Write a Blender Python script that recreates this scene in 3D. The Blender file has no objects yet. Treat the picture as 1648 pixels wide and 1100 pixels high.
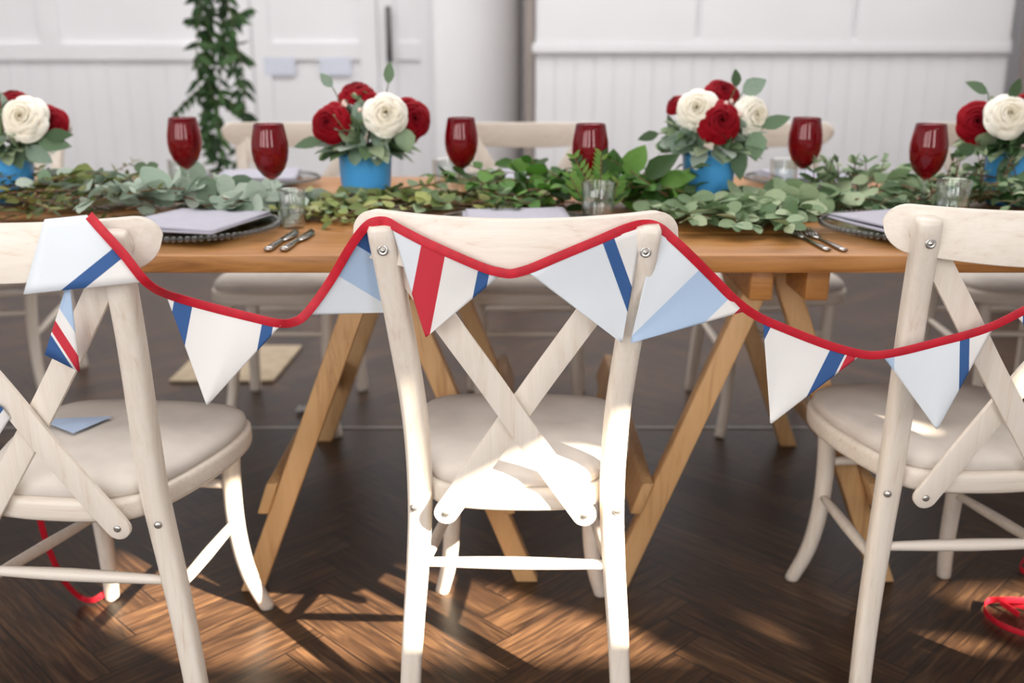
import bpy, bmesh, math, random
from math import sin, cos, tan, atan, pi, radians, sqrt
from mathutils import Vector, Matrix
from mathutils.geometry import tessellate_polygon

rnd = random.Random(7)
SC = bpy.context.scene
COL = SC.collection

# ------------------------------------------------------------------ camera
PITCH, F, H = 0.2842, 1611.0, 1.116
cam_d = bpy.data.cameras.new('camera'); cam = bpy.data.objects.new('camera', cam_d); COL.objects.link(cam)
cam.location = (0, 0, H); cam.rotation_euler = (pi/2 - PITCH, 0, 0)
cam_d.sensor_width = 36; cam_d.lens = F*36/1648
cam_d.dof.use_dof = True; cam_d.dof.focus_distance = 1.50; cam_d.dof.aperture_fstop = 2.8
cam_d.clip_start = 0.05
SC.camera = cam

def P(u, v, Y):
    """world point at depth Y seen at photo position (u, v)"""
    a = (u-824)/F; b = -(v-550)/F
    d = Vector((a, cos(PITCH)+b*sin(PITCH), -sin(PITCH)+b*cos(PITCH)))
    return Vector((0, 0, H)) + d*(Y/d.y)

# ------------------------------------------------------------------ materials
def srgb(r, g, b):
    f = lambda c: (c/255/12.92) if c/255 <= 0.04045 else ((c/255+0.055)/1.055)**2.4
    return (f(r), f(g), f(b), 1)

class NT:
    def __init__(s, name):
        s.m = bpy.data.materials.new(name); s.m.use_nodes = True
        s.t = s.m.node_tree; s.b = s.t.nodes['Principled BSDF']; s.out = s.t.nodes['Material Output']
    def n(s, typ, **kw):
        x = s.t.nodes.new(typ)
        for k, v in kw.items():
            if k.startswith('i_'):
                x.inputs[k[2:].replace('_', ' ')].default_value = v
            else: setattr(x, k, v)
        return x
    def l(s, a, b): s.t.links.new(a, b)
    def set(s, **kw):
        for k, v in kw.items(): s.b.inputs[k.replace('_', ' ')].default_value = v
        return s
    def ramp(s, stops, interp='LINEAR'):
        r = s.n('ShaderNodeValToRGB'); e = r.color_ramp; e.interpolation = interp
        while len(e.elements) > 1: e.elements.remove(e.elements[-1])
        e.elements[0].position = stops[0][0]; e.elements[0].color = stops[0][1]
        for p, c in stops[1:]:
            q = e.elements.new(p); q.color = c
        return r
    def bump(s, h, strength=0.2, dist=0.002):
        b = s.n('ShaderNodeBump'); b.inputs['Strength'].default_value = strength; b.inputs['Distance'].default_value = dist
        s.l(h, b.inputs['Height']); s.l(b.outputs['Normal'], s.b.inputs['Normal'])

def plain(name, c, rough=0.5, metal=0.0, noise=0.06, scale=30):
    k = NT(name); k.set(Roughness=rough, Metallic=metal)
    tc = k.n('ShaderNodeTexCoord'); no = k.n('ShaderNodeTexNoise'); no.inputs['Scale'].default_value = scale
    k.l(tc.outputs['Object'], no.inputs['Vector'])
    d = [max(0, x*(1-noise)) for x in c[:3]]+[1]; u = [min(1, x*(1+noise)) for x in c[:3]]+[1]
    r = k.ramp([(0.3, d), (0.7, u)]); k.l(no.outputs['Fac'], r.inputs['Fac']); k.l(r.outputs['Color'], k.b.inputs['Base Color'])
    return k.m

def wood(name, stops, stretch, scale=6, rough=0.45, bumpk=0.15, dist=1.0, coord='Object'):
    k = NT(name); k.set(Roughness=rough)
    tc = k.n('ShaderNodeTexCoord'); mp = k.n('ShaderNodeMapping'); mp.inputs['Scale'].default_value = stretch
    k.l(tc.outputs[coord], mp.inputs['Vector'])
    n1 = k.n('ShaderNodeTexNoise'); n1.inputs['Scale'].default_value = scale; n1.inputs['Detail'].default_value = 8
    n1.inputs['Roughness'].default_value = 0.65; n1.inputs['Distortion'].default_value = dist
    k.l(mp.outputs['Vector'], n1.inputs['Vector'])
    r = k.ramp(stops); k.l(n1.outputs['Fac'], r.inputs['Fac']); k.l(r.outputs['Color'], k.b.inputs['Base Color'])
    k.bump(n1.outputs['Fac'], bumpk, 0.001)
    return k.m

CREAM = [(0.26, srgb(208, 188, 168)), (0.40, srgb(223, 212, 198)), (0.6, srgb(230, 221, 209)), (0.82, srgb(220, 202, 186))]
M = {}
M['cream_v'] = wood('limewashed_wood_upright', CREAM, (48, 48, 1.8), 2.0, 0.42, 0.1, 0.3)
M['cream_x'] = wood('limewashed_wood_cross', CREAM, (1.6, 60, 60), 2.0, 0.42, 0.1, 0.25)
M['cushion'] = plain('ivory_cushion_cloth', srgb(206, 198, 189), 0.9, noise=0.07, scale=14)
M['table'] = wood('honey_plank_wood', [(0.25, srgb(118, 74, 34)), (0.42, srgb(162, 108, 54)), (0.58, srgb(182, 128, 70)), (0.8, srgb(146, 94, 46))], (1.2, 16, 16), 2.6, 0.38, 0.12, 1.2)
M['trestle'] = wood('pine_trestle_wood', [(0.25, srgb(166, 122, 78)), (0.45, srgb(206, 164, 114)), (0.65, srgb(214, 174, 126)), (0.85, srgb(186, 140, 94))], (14, 14, 1.6), 2.4, 0.5, 0.12)
M['steel'] = plain('screw_metal', srgb(200, 198, 192), 0.3, 0.9)
M['cutlery'] = plain('polished_cutlery_steel', srgb(190, 186, 182), 0.16, 1.0, 0.02)
M['napkin'] = plain('lilac_grey_linen', srgb(178, 177, 189), 0.9, noise=0.04, scale=60)
M['ribbon'] = plain('red_bias_tape', srgb(186, 14, 38), 0.6, noise=0.12, scale=80)
M['wall'] = plain('white_wall_paint', srgb(238, 238, 241), 0.6, noise=0.015, scale=3)
M['ceil'] = plain('white_ceiling_paint', srgb(235, 233, 230), 0.8, noise=0.01, scale=3)
M['greywall'] = plain('taupe_pier_paint', srgb(158, 148, 142), 0.6, noise=0.02, scale=3)
M['handle'] = plain('dark_handle_metal', srgb(80, 78, 76), 0.3, 0.8)
M['paper'] = plain('pale_blue_paper', srgb(216, 222, 236), 0.7, noise=0.02)
M['mat'] = plain('beige_mat_cloth', srgb(176, 160, 136), 0.9, noise=0.1, scale=20)
M['petal_w'] = plain('white_scrap_tissue', srgb(170, 168, 165), 0.8)
M['pot'] = plain('sky_blue_glaze', srgb(84, 172, 238), 0.22, noise=0.04, scale=8)
M['stem'] = plain('leaf_stem', srgb(84, 92, 58), 0.7, noise=0.2)
M['twig'] = plain('brown_twig', srgb(110, 78, 56), 0.7, noise=0.2)
M['berry'] = plain('pink_cream_buds', srgb(226, 196, 184), 0.6, noise=0.1)
M['strip'] = plain('floor_strip_metal', srgb(140, 134, 128), 0.35, 0.6)

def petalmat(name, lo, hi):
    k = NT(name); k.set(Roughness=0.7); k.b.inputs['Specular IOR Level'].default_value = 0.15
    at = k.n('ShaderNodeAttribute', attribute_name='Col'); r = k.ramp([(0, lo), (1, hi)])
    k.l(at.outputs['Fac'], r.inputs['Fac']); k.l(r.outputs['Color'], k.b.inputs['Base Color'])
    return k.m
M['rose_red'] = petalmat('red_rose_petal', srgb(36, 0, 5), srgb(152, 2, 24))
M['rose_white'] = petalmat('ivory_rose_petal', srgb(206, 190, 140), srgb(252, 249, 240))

def leafmat(name):
    k = NT(name); k.set(Roughness=0.55); k.b.inputs['Specular IOR Level'].default_value = 0.3
    at = k.n('ShaderNodeAttribute', attribute_name='Col')
    no = k.n('ShaderNodeTexNoise'); no.inputs['Scale'].default_value = 60
    hs = k.n('ShaderNodeHueSaturation'); k.l(at.outputs['Color'], hs.inputs['Color'])
    mr = k.n('ShaderNodeMapRange'); mr.inputs['To Min'].default_value = 0.8; mr.inputs['To Max'].default_value = 1.2
    k.l(no.outputs['Fac'], mr.inputs['Value']); k.l(mr.outputs['Result'], hs.inputs['Value'])
    k.l(hs.outputs['Color'], k.b.inputs['Base Color'])
    tr = k.n('ShaderNodeBsdfTranslucent'); k.l(hs.outputs['Color'], tr.inputs['Color'])
    mx = k.n('ShaderNodeMixShader'); mx.inputs['Fac'].default_value = 0.22
    k.l(k.b.outputs['BSDF'], mx.inputs[1]); k.l(tr.outputs['BSDF'], mx.inputs[2]); k.l(mx.outputs['Shader'], k.out.inputs['Surface'])
    return k.m
M['leaf'] = leafmat('leaf_green')

def glassmat(name, c, rough=0.02, ior=1.45, trans=1.0):
    k = NT(name); k.set(Roughness=rough, IOR=ior)
    k.b.inputs['Transmission Weight'].default_value = trans; k.b.inputs['Base Color'].default_value = c
    no = k.n('ShaderNodeTexNoise'); no.inputs['Scale'].default_value = 20
    mr = k.n('ShaderNodeMapRange'); mr.inputs['To Min'].default_value = rough; mr.inputs['To Max'].default_value = rough*1.5
    k.l(no.outputs['Fac'], mr.inputs['Value']); k.l(mr.outputs['Result'], k.b.inputs['Roughness'])
    return k.m
M['redglass'] = glassmat('ruby_glass', srgb(176, 4, 30), 0.03, 1.45, 0.8)
def thinglass(name, tint, lo=.06, hi=.65):
    k = NT(name); k.t.nodes.remove(k.b)
    tr = k.n('ShaderNodeBsdfTransparent'); tr.inputs['Color'].default_value = tint
    gl = k.n('ShaderNodeBsdfGlossy'); gl.inputs['Roughness'].default_value = 0.03
    lw = k.n('ShaderNodeLayerWeight'); lw.inputs['Blend'].default_value = 0.35
    mr = k.n('ShaderNodeMapRange'); mr.inputs['To Min'].default_value = lo; mr.inputs['To Max'].default_value = hi
    k.l(lw.outputs['Facing'], mr.inputs['Value'])
    mx = k.n('ShaderNodeMixShader'); k.l(mr.outputs['Result'], mx.inputs['Fac']); k.l(tr.outputs['BSDF'], mx.inputs[1]); k.l(gl.outputs['BSDF'], mx.inputs[2])
    k.l(mx.outputs['Shader'], k.out.inputs['Surface']); return k.m
M['clear'] = thinglass('clear_glass', (0.95, 0.97, 0.96, 1))
M['plate'] = thinglass('grey_pressed_glass', (0.80, 0.82, 0.83, 1), .03, .4)

# herringbone floor
def floormat():
    k = NT('dark_herringbone_oak'); k.b.inputs['Specular IOR Level'].default_value = 0.4
    u1 = k.n('ShaderNodeUVMap', uv_map='grain'); u2 = k.n('ShaderNodeUVMap', uv_map='edge')
    at = k.n('ShaderNodeAttribute', attribute_name='Col')
    mp = k.n('ShaderNodeMapping'); mp.inputs['Scale'].default_value = (5, 60, 1); k.l(u1.outputs['UV'], mp.inputs['Vector'])
    no = k.n('ShaderNodeTexNoise'); no.inputs['Scale'].default_value = 1.6; no.inputs['Detail'].default_value = 8; no.inputs['Distortion'].default_value = 0.8
    k.l(mp.outputs['Vector'], no.inputs['Vector'])
    r = k.ramp([(0.3, srgb(35, 24, 17)), (0.5, srgb(64, 45, 31)), (0.72, srgb(95, 70, 48))]); k.l(no.outputs['Fac'], r.inputs['Fac'])
    hs = k.n('ShaderNodeHueSaturation'); k.l(r.outputs['Color'], hs.inputs['Color'])
    mr = k.n('ShaderNodeMapRange'); mr.inputs['To Min'].default_value = 0.6; mr.inputs['To Max'].default_value = 1.25
    k.l(at.outputs['Fac'], mr.inputs['Value']); k.l(mr.outputs['Result'], hs.inputs['Value'])
    # edge darkening
    sx = k.n('ShaderNodeSeparateXYZ'); k.l(u2.outputs['UV'], sx.inputs['Vector'])
    def edge(o, wdt):
        a = k.n('ShaderNodeMath', operation='SUBTRACT'); a.inputs[1].default_value = 0.5; k.l(o, a.inputs[0])
        b = k.n('ShaderNodeMath', operation='ABSOLUTE'); k.l(a.outputs[0], b.inputs[0])
        c = k.n('ShaderNodeMath', operation='GREATER_THAN'); c.inputs[1].default_value = 0.5-wdt; k.l(b.outputs[0], c.inputs[0]); return c.outputs[0]
    mx = k.n('ShaderNodeMath', operation='MAXIMUM'); k.l(edge(sx.outputs['X'], 0.003), mx.inputs[0]); k.l(edge(sx.outputs['Y'], 0.016), mx.inputs[1])
    mc = k.n('ShaderNodeMix', data_type='RGBA'); k.l(mx.outputs[0], mc.inputs['Factor']); k.l(hs.outputs['Color'], mc.inputs['A']); mc.inputs['B'].default_value = srgb(22, 16, 14)
    k.l(mc.outputs['Result'], k.b.inputs['Base Color'])
    rr = k.n('ShaderNodeMapRange'); rr.inputs['To Min'].default_value = 0.32; rr.inputs['To Max'].default_value = 0.5
    k.l(no.outputs['Fac'], rr.inputs['Value']); k.l(rr.outputs['Result'], k.b.inputs['Roughness'])
    k.bump(no.outputs['Fac'], 0.15, 0.001)
    return k.m
M['floor'] = floormat()

# ------------------------------------------------------------------ mesh helpers
def link(name, bm, mat, parent=None, smooth=True, bevel=0, subsurf=0):
    me = bpy.data.meshes.new(name); bm.normal_update(); bm.to_mesh(me); bm.free()
    mats = mat if isinstance(mat, (list, tuple)) else [mat]
    for m in mats: me.materials.append(m)
    if smooth:
        me.polygons.foreach_set('use_smooth', [True]*len(me.polygons))
    o = bpy.data.objects.new(name, me); COL.objects.link(o)
    if parent: o.parent = parent
    if bevel:
        b = o.modifiers.new('bevel', 'BEVEL'); b.width = bevel; b.segments = 2; b.limit_method = 'ANGLE'; b.angle_limit = radians(40)
        if smooth: b.harden_normals = False
    if subsurf:
        s = o.modifiers.new('sub', 'SUBSURF'); s.levels = subsurf; s.render_levels = subsurf
    return o

def tag(o, label=None, cat=None, group=None, kind=None):
    if label: o['label'] = label
    if cat: o['category'] = cat
    if group: o['group'] = group
    if kind: o['kind'] = kind
    return o

def thing(name, label, cat, loc=(0, 0, 0), rz=0, group=None):
    o = bpy.data.objects.new(name, None); COL.objects.link(o); o.empty_display_size = 0.05
    o.location = loc; o.rotation_euler = (0, 0, rz)
    return tag(o, label, cat, group)

def copy_tree(o, parent=None):
    c = o.copy(); COL.objects.link(c); c.parent = parent
    for ch in list(o.children): copy_tree(ch, c)
    return c

def box(bm, c, s, rot=None):
    r = bmesh.ops.create_cube(bm, size=1.0)
    m = Matrix.Translation(c) @ (rot.to_4x4() if rot else Matrix.Identity(4)) @ Matrix.Diagonal((s[0], s[1], s[2], 1))
    bmesh.ops.transform(bm, matrix=m, verts=r['verts']); return r['verts']

def boxb(bm, x0, x1, y0, y1, z0, z1):
    return box(bm, ((x0+x1)/2, (y0+y1)/2, (z0+z1)/2), (x1-x0, y1-y0, z1-z0))

def catmull(pts, n=8, closed=False):
    pts = [Vector(p) for p in pts]; out = []
    N = len(pts); rng = range(N if closed else N-1)
    for i in rng:
        if closed: p0, p1, p2, p3 = pts[(i-1) % N], pts[i], pts[(i+1) % N], pts[(i+2) % N]
        else: p0, p1, p2, p3 = pts[max(i-1, 0)], pts[i], pts[i+1], pts[min(i+2, N-1)]
        for k in range(n):
            t = k/n
            out.append(0.5*((2*p1)+(p2-p0)*t+(2*p0-5*p1+4*p2-p3)*t*t+(3*p1-p0-3*p2+p3)*t**3))
    if not closed: out.append(pts[-1])
    return out

def sweep(bm, path, rad, seg=12, flat=1.0, up=Vector((1, 0, 0)), power=2.0):
    """tube along path; rad is a number or a list of radii; flat scales the second axis"""
    rings = []; N = len(path)
    for i, p in enumerate(path):
        t = (path[min(i+1, N-1)]-path[max(i-1, 0)]).normalized()
        a = (up - t*up.dot(t))
        if a.length < 1e-4: a = Vector((0, 1, 0)) - t*t.y
        a.normalize(); b = t.cross(a)
        r = rad[i] if isinstance(rad, (list, tuple)) else rad
        ring = []
        for k in range(seg):
            an = 2*pi*k/seg; ca, sa = cos(an), sin(an)
            e = 2.0/power
            ca = math.copysign(abs(ca)**e, ca); sa = math.copysign(abs(sa)**e, sa)
            ring.append(bm.verts.new(p + a*(ca*r) + b*(sa*r*flat)))
        rings.append(ring)
    for i in range(N-1):
        for k in range(seg):
            bm.faces.new((rings[i][k], rings[i][(k+1) % seg], rings[i+1][(k+1) % seg], rings[i+1][k]))
    bm.faces.new(rings[0][::-1]); bm.faces.new(rings[-1])
    return rings

def lerp_list(vals, n):
    out = []
    for i in range(n):
        t = i/(n-1)*(len(vals)-1); k = min(int(t), len(vals)-2); out.append(vals[k]+(vals[k+1]-vals[k])*(t-k))
    return out

def lathe(bm, prof, seg=32, c=(0, 0, 0)):
    rings = []
    for r, z in prof:
        if r < 1e-5: rings.append([bm.verts.new((c[0], c[1], c[2]+z))])
        else: rings.append([bm.verts.new((c[0]+r*cos(2*pi*k/seg), c[1]+r*sin(2*pi*k/seg), c[2]+z)) for k in range(seg)])
    for a, b in zip(rings, rings[1:]):
        for k in range(seg):
            k2 = (k+1) % seg
            if len(a) == 1 and len(b) == 1: continue
            if len(a) == 1: bm.faces.new((a[0], b[k2], b[k]))
            elif len(b) == 1: bm.faces.new((a[k], a[k2], b[0]))
            else: bm.faces.new((a[k], a[k2], b[k2], b[k]))
    bmesh.ops.recalc_face_normals(bm, faces=bm.faces)

def board(bm, cols):
    """cols: list of 4-vertex cross sections -> closed solid"""
    rows = [[bm.verts.new(p) for p in c] for c in cols]
    for a, b in zip(rows, rows[1:]):
        for k in range(4): bm.faces.new((a[k], a[(k+1) % 4], b[(k+1) % 4], b[k]))
    bm.faces.new(rows[0][::-1]); bm.faces.new(rows[-1])
    bmesh.ops.recalc_face_normals(bm, faces=bm.faces)

# ------------------------------------------------------------------ room
XL, XR, YF, YB, ZC = -5.2, 5.2, -1.2, 6.6, 4.2
def struct(name, bm, m, bevel=0, smooth=False, parent=None):
    o = link(name, bm, m, parent, smooth, bevel)
    if not parent: o['kind'] = 'structure'
    return o

def make_floor():
    bm = bmesh.new(); W, n = 0.088, 6; L = W*n
    ug = bm.loops.layers.uv.new('grain'); ue = bm.loops.layers.uv.new('edge'); cl = bm.loops.layers.float_color.new('Col')
    R = Matrix.Rotation(radians(45), 2)
    rr = random.Random(3)
    def plank(x, y, vert):
        w, h = (W, L) if vert else (L, W)
        c = R @ Vector((x+w/2, y+h/2))
        if not (XL-.5 < c.x < XR+.5 and YF-.5 < c.y < YB+.6): return
        cs = [Vector((x, y)), Vector((x+w, y)), Vector((x+w, y+h)), Vector((x, y+h))]
        f = bm.faces.new([bm.verts.new((*(R @ q), 0)) for q in cs])
        ox, oy, cv = rr.random()*20, rr.random()*20, rr.random()
        for lp, q in zip(f.loops, cs):
            a, b = q.x-x, q.y-y
            if vert: a, b = b, a
            lp[ug].uv = (a+ox, b+oy); lp[ue].uv = (a/L, b/W); lp[cl] = (cv, cv, cv, 1)
    for k in range(-160, 160):
        for m in range(-14, 15):
            plank(k*W+m*2*L, k*W, False); plank(k*W+L+m*2*L, k*W+W-L, True)
    for co, no in (((XL, 0, 0), (-1, 0, 0)), ((XR, 0, 0), (1, 0, 0)), ((0, YF, 0), (0, -1, 0)), ((0, YB, 0), (0, 1, 0))):
        bmesh.ops.bisect_plane(bm, geom=bm.verts[:]+bm.edges[:]+bm.faces[:], plane_co=co, plane_no=no, clear_outer=True)
    for f in bm.faces:
        if f.normal.z < 0: f.normal_flip()
    struct('floor', bm, M['floor'])
make_floor()

bm = bmesh.new(); boxb(bm, XL-.1, XR+.1, YF-.1, YB+.1, ZC, ZC+.1); struct('ceiling', bm, M['ceil'])
bm = bmesh.new(); boxb(bm, XL-.1, XL, YF-.1, YB+.1, 0, ZC); struct('wall_left', bm, M['wall'])
bm = bmesh.new(); boxb(bm, XR, XR+.1, YF-.1, YB+.1, 0, ZC); struct('wall_right', bm, M['wall'])
bm = bmesh.new(); boxb(bm, XL-.1, XR+.1, YB, YB+.1, 0, ZC); struct('wall_back', bm, M['wall'])

# wall behind the camera, with made-up cut-outs shaped to throw the sun patches
SUN = Vector((-0.730, 0.683, -0.65)).normalized()
def to_wall(x, y):          # floor point -> the point of the front wall its sunray passed
    t = y-YF; return (x+t*0.730/0.683, t*0.65/0.683)
hole_pts = [[(-.60, 1.645), (.33, 1.66), (.24, 1.76), (-.10, 1.95), (-.40, 2.06), (-.50, 2.04), (-.59, 1.90), (-.72, 2.00), (-.86, 2.10), (-.90, 2.06), (-.85, 1.80)],
            [(.484, 1.795), (.545, 1.72), (.556, 1.73), (.492, 1.806)],
            [(.80, 1.70), (.95, 1.685), (.93, 1.72), (.82, 1.735)],
            [(.13, 2.17), (.19, 2.14), (.20, 2.165), (.14, 2.20)],
            [(.92, 1.86), (1.5, 1.78), (1.5, 1.95), (.95, 1.92)]]
outer = [Vector((XL, 0, 0)), Vector((XR, 0, 0)), Vector((XR, ZC, 0)), Vector((XL, ZC, 0))]
holes = [[Vector((*to_wall(*p), 0)) for p in h] for h in hole_pts]
bm = bmesh.new()
polys = [outer]+holes; flat = [p for q in polys for p in q]
vs = [bm.verts.new((p.x, YF, p.y)) for p in flat]
for t in tessellate_polygon(polys):
    try: bm.faces.new([vs[i] for i in t])
    except ValueError: pass
o = struct('wall_front', bm, M['wall'])

# tall windows in the front wall: frame + frosted pane (lit by the lamps standing in them)
WIN = [(-2.6, -1.5), (-.95, -.15), (.85, 1.65), (-4.2, -3.1)]
for i, (a, b) in enumerate(WIN):
    bm = bmesh.new(); y0, y1 = YF, YF+.05
    for x0, x1, z0, z1 in ((a-.06, a, .85, 2.5), (b, b+.06, .85, 2.5), (a-.06, b+.06, 2.5, 2.56), (a-.08, b+.08, .79, .85)):
        boxb(bm, x0, x1, y0, y1, z0, z1)
    w = struct('window_%d' % (i+1), bm, M['wall'])
    bm = bmesh.new(); boxb(bm, a, b, YF+.004, YF+.01, .85, 2.5); struct('pane', bm, M['paper'], parent=w)

# the panelled box of wall behind the table on the right
bm = bmesh.new()
PY, PX0, PX1 = 6.0, .137, 2.86
boxb(bm, PX0, PX1, PY, YB, 0, ZC)
zc_ = 1.095
for k in range(24):                          # tongue-and-groove boards below
    w = (PX1-PX0)/24; boxb(bm, PX0+k*w+.0025, PX0+(k+1)*w-.0025, PY-.007, PY, .15, zc_)
xs = [PX0, 1.06, 1.95, PX1]
for a, b in zip(xs, xs[1:]):                 # flat boards above
    boxb(bm, a+.015, b-.015, PY-.028, PY, zc_+.06, ZC)
struct('wall_back_panelling', bm, M['wall'], bevel=.003)
bm = bmesh.new(); boxb(bm, PX0-.02, PX1+.0, PY-.035, PY, zc_, zc_+.055); boxb(bm, PX0, PX1, PY-.029, PY, zc_+.055, zc_+.075)
struct('trim_1', bm, M['wall'], bevel=.006)
bm = bmesh.new(); boxb(bm, PX0-.005, PX1, PY-.03, PY, 0, .15); struct('baseboard_back', bm, M['wall'], bevel=.005)
bm = bmesh.new(); boxb(bm, PX0-.06, PX0-.004, PY+.05, YB, 0, ZC); struct('trim_2', bm, M['greywall'], bevel=.01)
bm = bmesh.new(); lathe(bm, [(.0, 0), (.30, 0), (.30, ZC), (0, ZC)], 40, (3.14, 5.75, 0)); struct('trim_3', bm, M['greywall'], smooth=True)

# left part of the back wall: stiles, rails
bm = bmesh.new(); y0, y1 = YB-.03, YB
boxb(bm, XL, -1.66, y0, y1, 1.05, 1.15)
for x in (-2.9, -4.4): boxb(bm, x-.06, x+.06, y0+.001, y1, 1.15, ZC)
for k in range(28): boxb(bm, XL+k*.125+.002, XL+(k+1)*.125-.002, YB-.005, YB, .15, 1.05)
struct('trim_4', bm, M['wall'], bevel=.005)
bm = bmesh.new(); boxb(bm, XL, -1.66, YB-.035, YB, 0, .15); struct('baseboard_left', bm, M['wall'], bevel=.005)
def door(n, x0, x1, hx):
    bm = bmesh.new(); yb = YB-.02
    boxb(bm, x0, x1, yb, YB-.001, .01, 2.3)
    for a, b, c, d in ((x0, x0+.11, .01, 2.3), (x1-.11, x1, .01, 2.3), (x0+.11, x1-.11, 2.18, 2.3), (x0+.11, x1-.11, 1.05, 1.16), (x0+.11, x1-.11, .01, .22)):
        boxb(bm, a, b, yb-.02, yb, c, d)
    d = struct('door_%d' % n, bm, M['wall'], bevel=.004)
    if hx is None: return
    bm = bmesh.new(); sweep(bm, [Vector((hx, yb-.075, z)) for z in (1.03, 1.2, 1.37)], .016, 12)
    for z in (1.08, 1.32): sweep(bm, [Vector((hx, yb-.075, z)), Vector((hx, yb-.02, z))], .009, 8)
    link('door_handle', bm, M['handle'], d)
door(1, -1.63, -.845, None)
door(2, -.84, -.47, -.765)
bm = bmesh.new()
boxb(bm, -1.72, -1.635, YB-.05, YB, 0, 2.4); boxb(bm, -1.72, -.47, YB-.05, YB, 2.31, 2.4)
struct('trim_5', bm, M['wall'], bevel=.005)
# the wall curves away into the recess beside the panelled box
bm = bmesh.new(); prof = [(-.465, YB), (-.465, 6.25), (-.42, 6.25)]+[(-.42+.48*sin(a*pi/40), YB-.35*cos(a*pi/40)) for a in range(1, 21)]
lo = [bm.verts.new((x, y, 0)) for x, y in prof]; hi = [bm.verts.new((x, y, ZC)) for x, y in prof]
for i in range(len(prof)-1): bm.faces.new((lo[i], lo[i+1], hi[i+1], hi[i]))
bmesh.ops.recalc_face_normals(bm, faces=bm.faces)
struct('trim_7', bm, M['wall'], smooth=True).data.set_sharp_from_angle(angle=radians(40))
for u in (450, 540):
    p = P(u, 108, YB-.045)
    bm = bmesh.new(); boxb(bm, p.x-.10, p.x+.10, YB-.0425, YB-.0395, p.z-.05, p.z+.06)
    o = link('notice', bm, M['paper'], None, False)
    tag(o, 'pale blue paper notice on the white door, %s one' % ('left' if u == 450 else 'right'), 'notice', 'paper notices on the door')
bm = bmesh.new(); boxb(bm, XL+.2, 2.0, 2.865, 2.878, 0.0, .003); struct('trim_6', bm, M['strip'])

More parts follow.
